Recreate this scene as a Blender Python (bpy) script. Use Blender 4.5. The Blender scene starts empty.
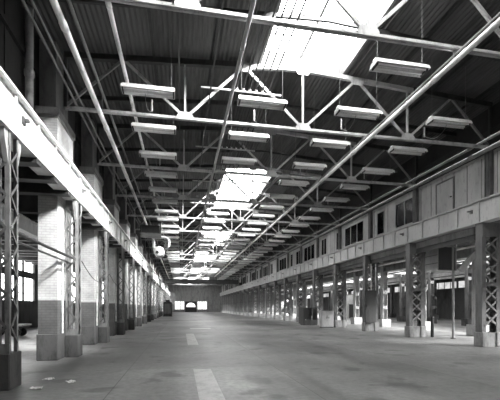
import bpy, bmesh, math, random
from mathutils import Vector, Matrix
random.seed(7)
S = bpy.context.scene
COL = S.collection

# ------------------------------------------------------------------ camera
F_PX, YAW, HCAM = 367.0, math.atan2(69.0, 367.0), 1.7
cd = bpy.data.cameras.new('camera'); cam = bpy.data.objects.new('camera', cd); COL.objects.link(cam)
cd.sensor_width = 36.0; cd.lens = F_PX / 500 * 36.0; cd.shift_y = 107 / 500.0
cd.clip_end = 400
cam.location = (0, 0, HCAM); cam.rotation_euler = (math.pi / 2, 0, -YAW)
S.camera = cam

# ------------------------------------------------------------------ materials
def nodemat(name):
    m = bpy.data.materials.new(name); m.use_nodes = True
    nt = m.node_tree; nt.nodes.clear()
    out = nt.nodes.new('ShaderNodeOutputMaterial')
    return m, nt, out
def link(nt, a, b): nt.links.new(a, b)
def ramp(nt, fac, stops):
    r = nt.nodes.new('ShaderNodeValToRGB')
    el = r.color_ramp.elements
    while len(el) < len(stops): el.new(0.5)
    for e, (p, v) in zip(el, stops):
        e.position = p; e.color = (v, v, v * 0.995, 1)
    if fac is not None: link(nt, fac, r.inputs[0])
    return r
def noise(nt, vec, scale, detail=5, rough=0.6):
    n = nt.nodes.new('ShaderNodeTexNoise')
    n.inputs['Scale'].default_value = scale; n.inputs['Detail'].default_value = detail
    n.inputs['Roughness'].default_value = rough
    if vec is not None: link(nt, vec, n.inputs['Vector'])
    return n
def coords(nt, kind='Object', scale=(1, 1, 1)):
    t = nt.nodes.new('ShaderNodeTexCoord'); mp = nt.nodes.new('ShaderNodeMapping')
    mp.inputs['Scale'].default_value = scale
    link(nt, t.outputs[kind], mp.inputs['Vector'])
    return mp.outputs['Vector']
def mult(nt, a, b, op='MULTIPLY', fac=1.0):
    mx = nt.nodes.new('ShaderNodeMix'); mx.data_type = 'RGBA'; mx.blend_type = op
    mx.inputs['Factor'].default_value = fac
    link(nt, a, mx.inputs['A']); link(nt, b, mx.inputs['B'])
    return mx.outputs['Result']
def painted(name, base, dirt=0.6, scale=2.5, rough=0.55, metal=0.0, spec=0.4, streak=(1, 1, 0.35)):
    """a painted / worn surface: base grey broken up by dirt and rust noise"""
    m, nt, out = nodemat(name)
    v = coords(nt, 'Object', streak)
    n1 = noise(nt, v, scale, 6, 0.65)
    r1 = ramp(nt, n1.outputs['Fac'], [(0.33, base * dirt), (0.52, base), (0.8, min(1, base * 1.12))])
    n2 = noise(nt, v, scale * 9, 3, 0.6)
    r2 = ramp(nt, n2.outputs['Fac'], [(0.28, 0.72), (0.45, 1.0)])
    c = mult(nt, r1.outputs[0], r2.outputs[0])
    b = nt.nodes.new('ShaderNodeBsdfPrincipled')
    b.inputs['Roughness'].default_value = rough; b.inputs['Metallic'].default_value = metal
    b.inputs['Specular IOR Level'].default_value = spec
    link(nt, c, b.inputs['Base Color'])
    bp = nt.nodes.new('ShaderNodeBump'); bp.inputs['Strength'].default_value = 0.15; bp.inputs['Distance'].default_value = 0.02
    link(nt, n2.outputs['Fac'], bp.inputs['Height']); link(nt, bp.outputs[0], b.inputs['Normal'])
    link(nt, b.outputs[0], out.inputs[0])
    return m
M = {}
M['white_steel'] = painted('white painted steel', 0.42, 0.5)
M['base_concrete'] = painted('column base concrete', 0.24, 0.5, 3.0, 0.9)
M['white_girder'] = painted('white girder paint', 0.80, 0.8, 1.2)
M['column_steel'] = painted('worn column paint', 0.2, 0.45, 3.0)
M['grey_girder'] = painted('grey girder paint', 0.40, 0.75, 1.0)
M['grey_steel'] = painted('grey painted steel', 0.13, 0.55)
M['mid_steel'] = painted('mid grey steel', 0.2, 0.55)
M['dark_steel'] = painted('dark steel', 0.035, 0.5)
M['black'] = painted('black iron', 0.02, 0.6)
M['pipe_white'] = painted('white pipe lagging', 0.75, 0.4, 3.0, streak=(1, 0.25, 1))
M['pipe_mid'] = painted('mid grey pipe', 0.42, 0.6, 3.0, streak=(1, 0.25, 1))
M['pipe_grey'] = painted('grey pipe', 0.2, 0.6, 3.0, streak=(1, 0.25, 1))
M['concrete'] = painted('pier base concrete', 0.085, 0.45, 3.0, 0.9)
M['pale_concrete'] = painted('pale base concrete', 0.4, 0.75, 3.0, 0.9)
M['enamel'] = painted('white fixture enamel', 0.70, 0.85, 1.5, 0.35)
M['enamel_dull'] = painted('dusty fixture enamel', 0.42, 0.7, 1.5, 0.5)
M['tube'] = painted('fluorescent tube glass', 0.85, 0.95, 1.0, 0.2)
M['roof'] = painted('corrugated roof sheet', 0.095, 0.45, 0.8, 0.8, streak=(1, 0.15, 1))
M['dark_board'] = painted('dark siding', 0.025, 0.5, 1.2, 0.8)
M['aisle_ceiling'] = painted('aisle ceiling', 0.08, 0.5, 0.8, 0.9, streak=(1, 1, 1))
M['aisle_wall'] = painted('aisle wall', 0.08, 0.4, 0.5, 0.9)
M['wall_panel'] = painted('upper wall boards', 0.42, 0.75, 0.9, 0.8)
M['cabinet_grey'] = painted('grey cabinet paint', 0.075, 0.8, 1.5)
M['cabinet_pale'] = painted('pale cabinet paint', 0.36, 0.8, 1.5)
M['paper'] = painted('paper', 0.8, 0.85, 3.0, 0.9)
M['ceramic'] = painted('white ceramic', 0.8, 0.9, 2.0, 0.25)
M['rubber'] = painted('rubber', 0.02, 0.7)
M['cable'] = painted('black cable', 0.025, 0.8)

def floor_material():
    m, nt, out = nodemat('worn concrete floor')
    v = coords(nt, 'Object')
    big = noise(nt, v, 0.18, 6, 0.6)
    r1 = ramp(nt, big.outputs['Fac'], [(0.32, 0.085), (0.48, 0.165), (0.68, 0.28)])
    vs = coords(nt, 'Object', (1.0, 0.12, 1))
    st = noise(nt, vs, 0.8, 6, 0.7)
    r2 = ramp(nt, st.outputs['Fac'], [(0.34, 0.5), (0.47, 0.9), (0.66, 1.3)])
    fine = noise(nt, v, 7.0, 4, 0.7)
    r3 = ramp(nt, fine.outputs['Fac'], [(0.3, 0.7), (0.6, 1.1)])
    blot = noise(nt, v, 0.9, 3, 0.5)
    r4 = ramp(nt, blot.outputs['Fac'], [(0.34, 0.5), (0.42, 1.0)])
    c = mult(nt, r1.outputs[0], r2.outputs[0]); c = mult(nt, c, r3.outputs[0]); c = mult(nt, c, r4.outputs[0])
    # pour joints: brick pattern of big slabs, dark tarry lines
    br = nt.nodes.new('ShaderNodeTexBrick'); br.offset = 0.0; br.inputs['Scale'].default_value = 1.0
    br.inputs['Brick Width'].default_value = 5.05; br.inputs['Row Height'].default_value = 4.0
    br.inputs['Mortar Size'].default_value = 0.012; br.inputs['Mortar Smooth'].default_value = 0.3
    for k, g in (('Color1', 1.08), ('Color2', 0.84), ('Mortar', 0.4)): br.inputs[k].default_value = (g, g, g, 1)
    rot = nt.nodes.new('ShaderNodeMapping'); rot.inputs['Rotation'].default_value = (0, 0, math.pi / 2)
    rot.inputs['Location'].default_value = (0.3, 1.4, 0)
    link(nt, v, rot.inputs['Vector']); link(nt, rot.outputs[0], br.inputs['Vector'])
    c = mult(nt, c, br.outputs['Color'])
    b = nt.nodes.new('ShaderNodeBsdfPrincipled')
    link(nt, c, b.inputs['Base Color'])
    rr = ramp(nt, st.outputs['Fac'], [(0.3, 0.36), (0.7, 0.6)]); link(nt, rr.outputs[0], b.inputs['Roughness'])
    b.inputs['Specular IOR Level'].default_value = 0.55
    bp = nt.nodes.new('ShaderNodeBump'); bp.inputs['Strength'].default_value = 0.2; bp.inputs['Distance'].default_value = 0.02
    link(nt, fine.outputs['Fac'], bp.inputs['Height']); link(nt, bp.outputs[0], b.inputs['Normal'])
    link(nt, b.outputs[0], out.inputs[0])
    return m
M['floor'] = floor_material()
M['floor_patch'] = painted('pale concrete repair', 0.46, 0.7, 2.0, 0.8, streak=(1, 1, 1))

def brick_material():
    """brick, white paint above a 1.92 m dado, dingy below"""
    m, nt, out = nodemat('painted brick')
    t = nt.nodes.new('ShaderNodeTexCoord'); g = nt.nodes.new('ShaderNodeNewGeometry')
    sep = nt.nodes.new('ShaderNodeSeparateXYZ'); link(nt, t.outputs['Object'], sep.inputs[0])
    ad = nt.nodes.new('ShaderNodeMath'); ad.operation = 'ADD'
    link(nt, sep.outputs['X'], ad.inputs[0]); link(nt, sep.outputs['Y'], ad.inputs[1])
    cmb = nt.nodes.new('ShaderNodeCombineXYZ'); link(nt, ad.outputs[0], cmb.inputs['X']); link(nt, sep.outputs['Z'], cmb.inputs['Y'])
    br = nt.nodes.new('ShaderNodeTexBrick'); link(nt, cmb.outputs[0], br.inputs['Vector'])
    br.inputs['Scale'].default_value = 1.0; br.inputs['Brick Width'].default_value = 0.24; br.inputs['Row Height'].default_value = 0.085
    br.inputs['Mortar Size'].default_value = 0.009
    for k, c in (('Color1', 1.0), ('Color2', 0.92), ('Mortar', 0.72)): br.inputs[k].default_value = (c, c, c, 1)
    n = noise(nt, t.outputs['Object'], 2.2, 5, 0.6)
    dr = ramp(nt, n.outputs['Fac'], [(0.3, 0.7), (0.6, 1.0)])
    zm = nt.nodes.new('ShaderNodeMapRange'); zm.inputs['From Min'].default_value = 1.9; zm.inputs['From Max'].default_value = 1.94
    link(nt, sep.outputs['Z'], zm.inputs['Value'])
    base = ramp(nt, zm.outputs[0], [(0.0, 0.11), (1.0, 0.52)])
    c = mult(nt, base.outputs[0], br.outputs['Color']); c = mult(nt, c, dr.outputs[0])
    b = nt.nodes.new('ShaderNodeBsdfPrincipled'); b.inputs['Roughness'].default_value = 0.85
    link(nt, c, b.inputs['Base Color'])
    bp = nt.nodes.new('ShaderNodeBump'); bp.inputs['Strength'].default_value = 0.4; bp.inputs['Distance'].default_value = 0.01
    link(nt, br.outputs['Color'], bp.inputs['Height']); link(nt, bp.outputs[0], b.inputs['Normal'])
    link(nt, b.outputs[0], out.inputs[0])
    return m
M['brick'] = brick_material()

def lit_glass(name, strength, clear, dirt=0.75):
    """daylit translucent glazing: lets part of the sun through, glows with the sky behind it"""
    m, nt, out = nodemat(name)
    v = coords(nt, 'Object')
    n = noise(nt, v, 0.7, 4, 0.6)
    r = ramp(nt, n.outputs['Fac'], [(0.3, dirt), (0.55, 1.0)])
    e = nt.nodes.new('ShaderNodeEmission'); link(nt, r.outputs[0], e.inputs[0]); e.inputs[1].default_value = strength
    tr = nt.nodes.new('ShaderNodeBsdfTransparent'); tr.inputs[0].default_value = (clear, clear, clear, 1)
    a = nt.nodes.new('ShaderNodeAddShader'); link(nt, e.outputs[0], a.inputs[0]); link(nt, tr.outputs[0], a.inputs[1])
    link(nt, a.outputs[0], out.inputs[0])
    return m
M['skylight'] = lit_glass('daylit skylight glass', 5.5, 0.8)
M['window_lit'] = lit_glass('daylit window glass', 5.0, 0.0)
M['window_dim'] = lit_glass('dirty daylit glass', 0.45, 0.0, 0.25)
M['aisle_skylight'] = lit_glass('daylit aisle roof glass', 1.4, 0.6)
M['window_far'] = lit_glass('far daylit glass', 1.1, 0.0)
def dark_glass():
    m, nt, out = nodemat('dark window glass')
    tr = nt.nodes.new('ShaderNodeBsdfTransparent'); tr.inputs[0].default_value = (0.35, 0.35, 0.35, 1)
    gl = nt.nodes.new('ShaderNodeBsdfGlossy'); gl.inputs['Roughness'].default_value = 0.18
    mx = nt.nodes.new('ShaderNodeMixShader')
    mx.inputs[0].default_value = 0.025
    link(nt, tr.outputs[0], mx.inputs[1]); link(nt, gl.outputs[0], mx.inputs[2])
    link(nt, mx.outputs[0], out.inputs[0])
    return m
M['glass'] = dark_glass()

# ------------------------------------------------------------------ mesh helpers
class MB:
    def __init__(self, origin=(0, 0, 0)):
        self.bm = bmesh.new(); self.o = Vector(origin)
    def hexa(self, pts):
        vs = [self.bm.verts.new(Vector(p) - self.o) for p in pts]
        for f in ((0, 3, 2, 1), (4, 5, 6, 7), (0, 1, 5, 4), (1, 2, 6, 5), (2, 3, 7, 6), (3, 0, 4, 7)):
            self.bm.faces.new([vs[i] for i in f])
        return self
    def box(self, x0, x1, y0, y1, z0, z1):
        return self.hexa([(x0, y0, z0), (x1, y0, z0), (x1, y1, z0), (x0, y1, z0), (x0, y0, z1), (x1, y0, z1), (x1, y1, z1), (x0, y1, z1)])
    def taper(self, x0, x1, y0, y1, z0, z1, i):
        """box whose top is drawn in (or out) by i"""
        return self.hexa([(x0, y0, z0), (x1, y0, z0), (x1, y1, z0), (x0, y1, z0), (x0 + i, y0 + i, z1), (x1 - i, y0 + i, z1), (x1 - i, y1 - i, z1), (x0 + i, y1 - i, z1)])
    def bar(self, a, b, w, h, side=(0, 1, 0)):
        """rectangular bar from a to b; w along 'side', h across it"""
        a, b = Vector(a), Vector(b); d = (b - a).normalized()
        s = Vector(side); s = (s - d * s.dot(d)).normalized(); t = d.cross(s)
        s *= w / 2; t *= h / 2
        return self.hexa([a - s - t, a + s - t, a + s + t, a - s + t, b - s - t, b + s - t, b + s + t, b - s + t])
    def angle(self, a, b, w, th, side=(0, 1, 0)):
        """rolled angle: two thin legs"""
        a, b = Vector(a), Vector(b); d = (b - a).normalized()
        s = Vector(side); s = (s - d * s.dot(d)).normalized(); t = d.cross(s)
        p = [(0, 0), (w, 0), (w, th), (th, th), (th, w), (0, w)]
        return self.sweep([a, b], [(x - w / 2, y - w / 2) for x, y in p], s, t)
    def sweep(self, pts, prof, s, t):
        rings = [[self.bm.verts.new(Vector(P) + s * x + t * y - self.o) for x, y in prof] for P in pts]
        n = len(prof)
        for r0, r1 in zip(rings, rings[1:]):
            for i in range(n): self.bm.faces.new((r0[i], r0[(i + 1) % n], r1[(i + 1) % n], r1[i]))
        self.bm.faces.new(rings[0][::-1]); self.bm.faces.new(rings[-1])
        return self
    def tube(self, pts, r, n=8):
        pts = [Vector(p) for p in pts]; rings = []
        for i, P in enumerate(pts):
            d = (pts[min(i + 1, len(pts) - 1)] - pts[max(i - 1, 0)]).normalized()
            s = Vector((0, 0, 1)) if abs(d.z) < 0.9 else Vector((1, 0, 0))
            s = (s - d * s.dot(d)).normalized(); t = d.cross(s)
            rr = r[i] if isinstance(r, (list, tuple)) else r
            rings.append([self.bm.verts.new(P + s * rr * math.cos(2 * math.pi * k / n) + t * rr * math.sin(2 * math.pi * k / n) - self.o) for k in range(n)])
        for r0, r1 in zip(rings, rings[1:]):
            for k in range(n): self.bm.faces.new((r0[k], r0[(k + 1) % n], r1[(k + 1) % n], r1[k]))
        self.bm.faces.new(rings[0][::-1]); self.bm.faces.new(rings[-1])
        return self
    def prism(self, poly, y0, y1, axis='Y'):
        """polygon in the plane across the axis, extruded along it"""
        if axis == 'Y': f = lambda p, q: (p[0], q, p[1])
        else: f = lambda p, q: (q, p[0], p[1])
        a = [self.bm.verts.new(Vector(f(p, y0)) - self.o) for p in poly]
        b = [self.bm.verts.new(Vector(f(p, y1)) - self.o) for p in poly]
        n = len(poly)
        self.bm.faces.new(a); self.bm.faces.new(b[::-1])
        for i in range(n): self.bm.faces.new((a[i], b[i], b[(i + 1) % n], a[(i + 1) % n]))
        return self
    def bevel(self, w=0.01, seg=1):
        bmesh.ops.bevel(self.bm, geom=list(self.bm.edges), offset=w, segments=seg, affect='EDGES', clamp_overlap=True)
        return self
    def build(self, name, mat, parent=None, smooth=False):
        bmesh.ops.recalc_face_normals(self.bm, faces=self.bm.faces[:])
        me = bpy.data.meshes.new(name); self.bm.to_mesh(me); self.bm.free()
        me.materials.append(mat)
        if smooth:
            for p in me.polygons: p.use_smooth = True
        ob = bpy.data.objects.new(name, me); COL.objects.link(ob)
        if parent is None: ob.location = self.o
        else: ob.parent = parent
        return ob
def tag(o, label=None, cat=None, group=None, kind=None):
    if label: o['label'] = label
    if cat: o['category'] = cat
    if group: o['group'] = group
    if kind: o['kind'] = kind
    return o
def thing(name, label, cat, loc, group=None):
    o = bpy.data.objects.new(name, None); COL.objects.link(o); o.location = loc; o.empty_display_size = 0.2
    return tag(o, label, cat, group)
def copy_tree(o, parent=None):
    c = o.copy(); COL.objects.link(c)
    if parent is not None: c.parent = parent
    for ch in list(o.children): copy_tree(ch, c)
    return c
def structure(o): o['kind'] = 'structure'; return o
ORD = ['first', 'second', 'third', 'fourth', 'fifth', 'sixth', 'seventh', 'eighth', 'ninth', 'tenth', 'eleventh', 'twelfth', 'thirteenth',
       'fourteenth', 'fifteenth', 'sixteenth', 'seventeenth', 'eighteenth', 'nineteenth', 'twentieth', 'twenty-first', 'twenty-second',
       'twenty-third', 'twenty-fourth', 'twenty-fifth']
def nearest(k): return 'nearest' if k == 0 else ORD[k] + ' nearest'

# ------------------------------------------------------------------ layout
BAY, Y1, YEND, YBACK = 5.05, 13.65, 121.0, -24.0
def YK(k): return Y1 + BAY * (k - 1)          # truss / column line; k = 1 is the big truss in the photo, 0 is overhead
KMAX = 21
XL, XR = -3.87, 13.2                         # pier face left, upper wall right
RIDGE = 4.65
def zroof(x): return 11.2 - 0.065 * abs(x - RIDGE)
ZCH = 8.62                                   # bottom chord

# ------------------------------------------------------------------ setting
f = MB().box(-14, 38, YBACK, YEND + 2, -0.3, 0).build('floor', M['floor']); structure(f)
# pale repair patches set into the slab, down the middle of the hall
for i, (x0, x1, y0, y1) in enumerate(((0.33, 0.80, 5.4, 10.1), (0.30, 0.78, 16.6, 23.6), (0.7, 2.3, 28.5, 30.0))):
    p = MB((x0, y0, 0)).box(x0, x1, y0, y1, 0, 0.004).build('trim_%d' % (i + 1), M['floor_patch']); structure(p)

def corrugated(name, x0, x1, y0, y1, mat, pitch=0.16, amp=0.018):
    mb = MB(); bm = mb.bm
    n = max(2, int((x1 - x0) / (pitch / 2)))
    rows = []
    for y in (y0, y1):
        rows.append([bm.verts.new((x0 + (x1 - x0) * i / n, y, zroof(x0 + (x1 - x0) * i / n) + (amp if i % 2 else -amp))) for i in range(n + 1)])
    for i in range(n): bm.faces.new((rows[0][i], rows[0][i + 1], rows[1][i + 1], rows[1][i]))
    top = [[bm.verts.new(v.co + Vector((0, 0, 0.12))) for v in (r[0], r[-1])] for r in rows]
    bm.faces.new((top[0][0], top[0][1], top[1][1], top[1][0]))
    o = mb.build(name, mat); structure(o); return o
SX0, SX1 = 3.0, 6.4
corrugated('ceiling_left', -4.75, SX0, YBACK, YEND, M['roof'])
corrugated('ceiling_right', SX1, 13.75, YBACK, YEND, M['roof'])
# skylights over every other pair of bays along the ridge
sky_spans = [(YK(k) + 0.3, YK(k + 2) + 0.25) for k in range(-5, KMAX, 4)]  # first span is unseen behind the camera, added for light from behind
edge = YBACK
nwin = 1
for i, (a, b) in enumerate(sky_spans):
    corrugated('ceiling_ridge_%d' % (i + 1), SX0, SX1, edge, a, M['roof']); edge = b
    b_ = min(b, YEND)
    root = structure(thing('window_%d' % nwin, None, None, ((SX0 + SX1) / 2, a, 11.2))); nwin += 1
    o = root.location
    zb = zroof(SX0)
    fr = MB(o).box(SX0 - .06, SX0 + .03, a, b_, zb - .05, zb + .55).box(SX1 - .03, SX1 + .06, a, b_, zb - .05, zb + .55)
    fr.box(SX0, SX1, a - .03, a + .06, zb - .05, zb + .6).box(SX0, SX1, b_ - .06, b_ + .03, zb - .05, zb + .6)
    fr.build('curb', M['mid_steel'], root)
    MB(o).box(SX0, RIDGE, a, b_, zb + .55, zb + .56).build('pane', M['skylight'], root)
    MB(o).box(RIDGE, SX1, a, b_, zb + .55, zb + .56).build('pane', M['skylight'], root)
    nb = 10
    for j in range(1, nb):
        y = a + (b_ - a) * j / nb
        MB(o).box(SX0, SX1, y - .02, y + .02, zb + .50, zb + .548).build('glazing_bar', M['mid_steel'], root)
    MB(o).box(RIDGE - .04, RIDGE + .04, a, b_, zb + .44, zb + .549).build('ridge_bar', M['mid_steel'], root)
corrugated('ceiling_ridge_%d' % (len(sky_spans) + 1), SX0, SX1, edge, YEND, M['roof'])

# left upper wall (dark, behind the piers) and its ledges
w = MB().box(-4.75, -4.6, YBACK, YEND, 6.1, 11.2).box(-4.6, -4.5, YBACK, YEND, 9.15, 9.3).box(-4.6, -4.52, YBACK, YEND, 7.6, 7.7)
for k in range(-2, 60):
    y = 4 + k * 1.68
    w.box(-4.6, -4.57, y, y + .05, 6.1, 11.0)
structure(w.build('wall_left', M['dark_board']))
# end walls
structure(MB().box(-14, 38, YBACK - .3, YBACK, 0, 11.6).build('wall_back', M['aisle_wall']))
ew = MB()
ZD0, ZD1 = 0.95, 3.5
ew.box(-14, -1.9, YEND, YEND + .3, 0, 11.6).box(8.3, 38, YEND, YEND + .3, 0, 11.6)
ew.box(-1.9, 8.3, YEND, YEND + .3, ZD1, 11.6).box(-1.9, 1.2, YEND, YEND + .3, 0, ZD0).box(5.2, 8.3, YEND, YEND + .3, 0, ZD0)
for x in (1.0, 5.0): ew.box(x, x + .35, YEND, YEND + .3, 0, ZD1)
for x in (-0.3, 6.7): ew.box(x, x + .2, YEND, YEND + .3, ZD0, ZD1)
structure(ew.build('wall_far', M['mid_steel']))
for x0, x1 in ((-1.9, -.3), (-.1, 1.0), (5.35, 6.7), (6.9, 8.3)):
    r = structure(thing('window_%d' % nwin, None, None, ((x0 + x1) / 2, YEND + .15, ZD0))); nwin += 1
    MB(r.location).box(x0, x1, YEND + .15, YEND + .17, ZD0, ZD1).build('pane', M['window_far'], r)
    mb = MB(r.location)
    for z in (1.8, 2.65): mb.box(x0, x1, YEND + .10, YEND + .14, z - .03, z + .03)
    mb.box((x0 + x1) / 2 - .03, (x0 + x1) / 2 + .03, YEND + .10, YEND + .14, ZD0, ZD1)
    mb.build('glazing_bars', M['dark_steel'], r)
# arched doorway in the far wall
dr = structure(thing('door_1', None, None, (3.17, YEND, 0)))
mb = MB(dr.location)
arch = [(1.35, 0), (1.75, 0), (1.75, 2.0)] + [(3.17 - 1.42 * math.cos(t), 2.0 + 1.1 * math.sin(t)) for t in [math.pi * i / 12 for i in range(1, 12)]] + [(4.6, 2.0), (4.6, 0), (5.0, 0), (5.0, 3.5), (1.35, 3.5)]
mb.prism(arch, YEND, YEND + .2).build('arch_surround', M['dark_board'], dr)
MB(dr.location).box(1.7, 4.65, YEND + .2, YEND + .25, 0, 1.7).build('door_leaf', M['black'], dr)
MB(dr.location).box(1.7, 4.65, YEND + .22, YEND + .24, 1.7, 2.6).build('fanlight', M['window_far'], dr)

# left aisle: ceiling, outer wall with steel sash windows
ZA = 6.12
structure(MB().box(-12.2, -4.6, YBACK, YEND, ZA, ZA + .2).build('ceiling_aisle_left', M['aisle_ceiling']))
mb = MB()
ys = [YBACK] + [v for k in range(1, KMAX + 1) for v in (YK(k) - 1.12, YK(k) + .8)] + [YEND]
for a_, b_ in zip(ys[0::2], ys[1::2]): mb.box(-4.6, -3.86, a_, b_, ZA, ZA + .1)
structure(mb.build('trim_5', M['aisle_ceiling']))
XO = -12.0
ow = MB().box(XO - .3, XO, YBACK, YEND, 0, 2.2).box(XO - .3, XO, YBACK, YEND, 5.65, 6.3)
wy = []
for k in range(0, KMAX):
    y0, y1 = YK(k) + .45, YK(k + 1) - .45
    ow.box(XO - .3, XO, YK(k) - .45, YK(k) + .45, 2.2, 5.65)
    wy.append((y0, y1))
ow.box(XO - .3, XO, YBACK, YK(0) - .45, 2.2, 5.65).box(XO - .3, XO, wy[-1][1], YEND, 2.2, 5.65)
structure(ow.build('wall_left_outer', M['aisle_wall']))
for (y0, y1) in wy[1:14]:
    r = structure(thing('window_%d' % nwin, None, None, (XO - .15, (y0 + y1) / 2, 2.2))); nwin += 1
    MB(r.location).box(XO - .17, XO - .15, y0, y1, 2.2, 5.65).build('pane', M['window_lit'], r)
    mb = MB(r.location).box(XO - .14, XO, y0, y1, 4.0, 4.5)
    mb.box(XO - .14, XO - .02, (y0 + y1) / 2 - .1, (y0 + y1) / 2 + .1, 2.2, 5.65)
    mb.build('transom', M['dark_steel'], r)
    mb = MB(r.location)
    for j in (1, 2, 4, 5):
        y = y0 + (y1 - y0) * j / 6; mb.box(XO - .14, XO - .10, y - .02, y + .02, 2.2, 5.65)
    for z in (2.8, 3.4, 5.05): mb.box(XO - .14, XO - .10, y0, y1, z - .02, z + .02)
    mb.build('glazing_bars', M['dark_steel'], r)

# right: upper wall with windows, room behind, aisle
WS, WH, WT = 6.56, 8.12, 8.42
wins = []
for k in range(1, KMAX):
    a, b = YK(k), YK(k + 1)
    if k == 1: continue
    if k % 2 == 0: wins += [(a + .28, a + 2.2, 2), (b - 1.6, b - .65, 1)] if k % 4 == 2 else [(a + .45, a + 1.0, 1), (b - 1.9, b - .6, 2)]
    else: wins.append((a + 1.2, a + 4.4, 3))
wr = MB().box(XR, XR + .12, YBACK, YEND, 6.15, WS).box(XR, XR + .12, YBACK, YEND, WH, WT)
y = YBACK
for (a, b, n) in wins:
    wr.box(XR, XR + .12, y, a, WS, WH); y = b
wr.box(XR, XR + .12, y, YEND, WS, WH)
wr.box(XR - .04, XR, YBACK, YEND, WT - .1, WT)
structure(wr.build('wall_right', M['wall_panel']))
# board joints on the upper wall, as thin cover strips
y = YBACK + .4; mb = MB()
while y < YEND:
    if not any(a - .1 < y < b + .1 for a, b, n in wins): mb.box(XR - .015, XR, y - .02, y + .02, 6.3, WT - .1)
    y += 0.84
structure(mb.build('trim_4', M['mid_steel']))
for (a, b, n) in wins:
    r = structure(thing('window_%d' % nwin, None, None, (XR, (a + b) / 2, WS))); nwin += 1
    mb = MB(r.location)
    mb.box(XR - .03, XR + .05, a, a + .06, WS, WH).box(XR - .03, XR + .05, b - .06, b, WS, WH).box(XR - .03, XR + .05, a + .06, b - .06, WH - .06, WH).box(XR - .05, XR + .05, a + .06, b - .06, WS, WS + .06)
    mb.build('window_frame', M['wall_panel'], r)
    for j in range(1, n):
        y = a + (b - a) * j / n
        MB(r.location).box(XR - .02, XR + .05, y - .03, y + .03, WS + .06, WH - .06).build('mullion', M['wall_panel'], r)
    MB(r.location).box(XR + .015, XR + .025, a + .06, b - .06, WS + .06, WH - .06).build('pane', M['glass'], r)
# plain door leaf in the upper wall
d2 = structure(thing('door_2', None, None, (XR, 16.5, 6.4)))
MB(d2.location).box(XR - .03, XR - .001, 15.92, 17.08, 6.36, 8.05).build('door_leaf', M['wall_panel'], d2)
mb = MB(d2.location).box(XR - .05, XR - .001, 15.84, 15.92, 6.36, 8.13).box(XR - .05, XR - .001, 17.08, 17.16, 6.36, 8.13).box(XR - .05, XR - .001, 15.92, 17.08, 8.05, 8.13)
mb.build('door_frame', M['grey_steel'], d2)
MB(d2.location).box(XR - .07, XR - .03, 16.0, 16.1, 7.15, 7.2).build('door_handle', M['black'], d2)
# dark wall above it, up to the roof, and the room behind the windows
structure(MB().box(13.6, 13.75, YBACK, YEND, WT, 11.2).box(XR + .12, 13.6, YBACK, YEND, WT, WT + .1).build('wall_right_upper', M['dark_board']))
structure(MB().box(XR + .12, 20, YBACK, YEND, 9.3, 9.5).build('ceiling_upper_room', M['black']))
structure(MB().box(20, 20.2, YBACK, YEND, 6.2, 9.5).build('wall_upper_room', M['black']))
XQ = 37.0
ac = MB(); ASX0, ASX1 = 22.2, 28.0
ac.box(12.95, ASX0, YBACK, YEND, ZA, ZA + .2).box(ASX1, XQ, YBACK, YEND, ZA, ZA + .2)
y = YBACK; aspans = []
for k in range(0, KMAX, 1):
    a, b = YK(k) - 3.4, YK(k) + .6
    ac.box(ASX0, ASX1, y, a, ZA, ZA + .2); y = b; aspans.append((a, b))
ac.box(ASX0, ASX1, y, YEND, ZA, ZA + .2)
structure(ac.build('ceiling_aisle_right', M['aisle_ceiling']))
for a, b in aspans:
    r = structure(thing('window_%d' % nwin, None, None, (25.1, (a + b) / 2, ZA + .1))); nwin += 1
    MB(r.location).box(ASX0, ASX1, a, b, ZA + .1, ZA + .11).build('pane', M['aisle_skylight'], r)
    mb = MB(r.location)
    for j in range(1, 4):
        x = ASX0 + (ASX1 - ASX0) * j / 4; mb.box(x - .025, x + .025, a, b, ZA + .02, ZA + .09)
    mb.build('glazing_bars', M['mid_steel'], r)
oq = MB().box(XQ, XQ + .3, YBACK, YEND, 0, 4.3).box(XQ, XQ + .3, YBACK, YEND, 5.2, 6.3)
for k in range(0, KMAX): oq.box(XQ, XQ + .3, YK(k) - .15, YK(k) + .15, 4.3, 5.2)
structure(oq.build('wall_right_outer', M['aisle_wall']))
for k in range(3, 18):
    y0, y1 = YK(k) + .15, YK(k + 1) - .15
    r = structure(thing('window_%d' % nwin, None, None, (XQ + .1, (y0 + y1) / 2, 4.3))); nwin += 1
    MB(r.location).box(XQ + .1, XQ + .12, y0, y1, 4.3, 5.2).build('pane', M['window_dim'], r)
    mb = MB(r.location)
    for j in range(1, 4):
        y = y0 + (y1 - y0) * j / 4; mb.box(XQ + .03, XQ + .09, y - .03, y + .03, 4.3, 5.2)
    mb.build('glazing_bars', M['dark_steel'], r)

r = structure(thing('window_%d' % nwin, None, None, (XQ - .05, 41.2, 1.2))); nwin += 1
MB(r.location).box(XQ - .04, XQ - .02, 40.2, 42.2, 1.2, 3.2).build('pane', M['window_lit'], r)
MB(r.location).box(XQ - .09, XQ, 40.1, 40.2, 1.1, 3.3).box(XQ - .09, XQ, 42.2, 42.3, 1.1, 3.3).box(XQ - .09, XQ, 40.2, 42.2, 1.1, 1.2).box(XQ - .09, XQ, 40.2, 42.2, 3.2, 3.3).build('window_frame', M['grey_steel'], r)

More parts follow.
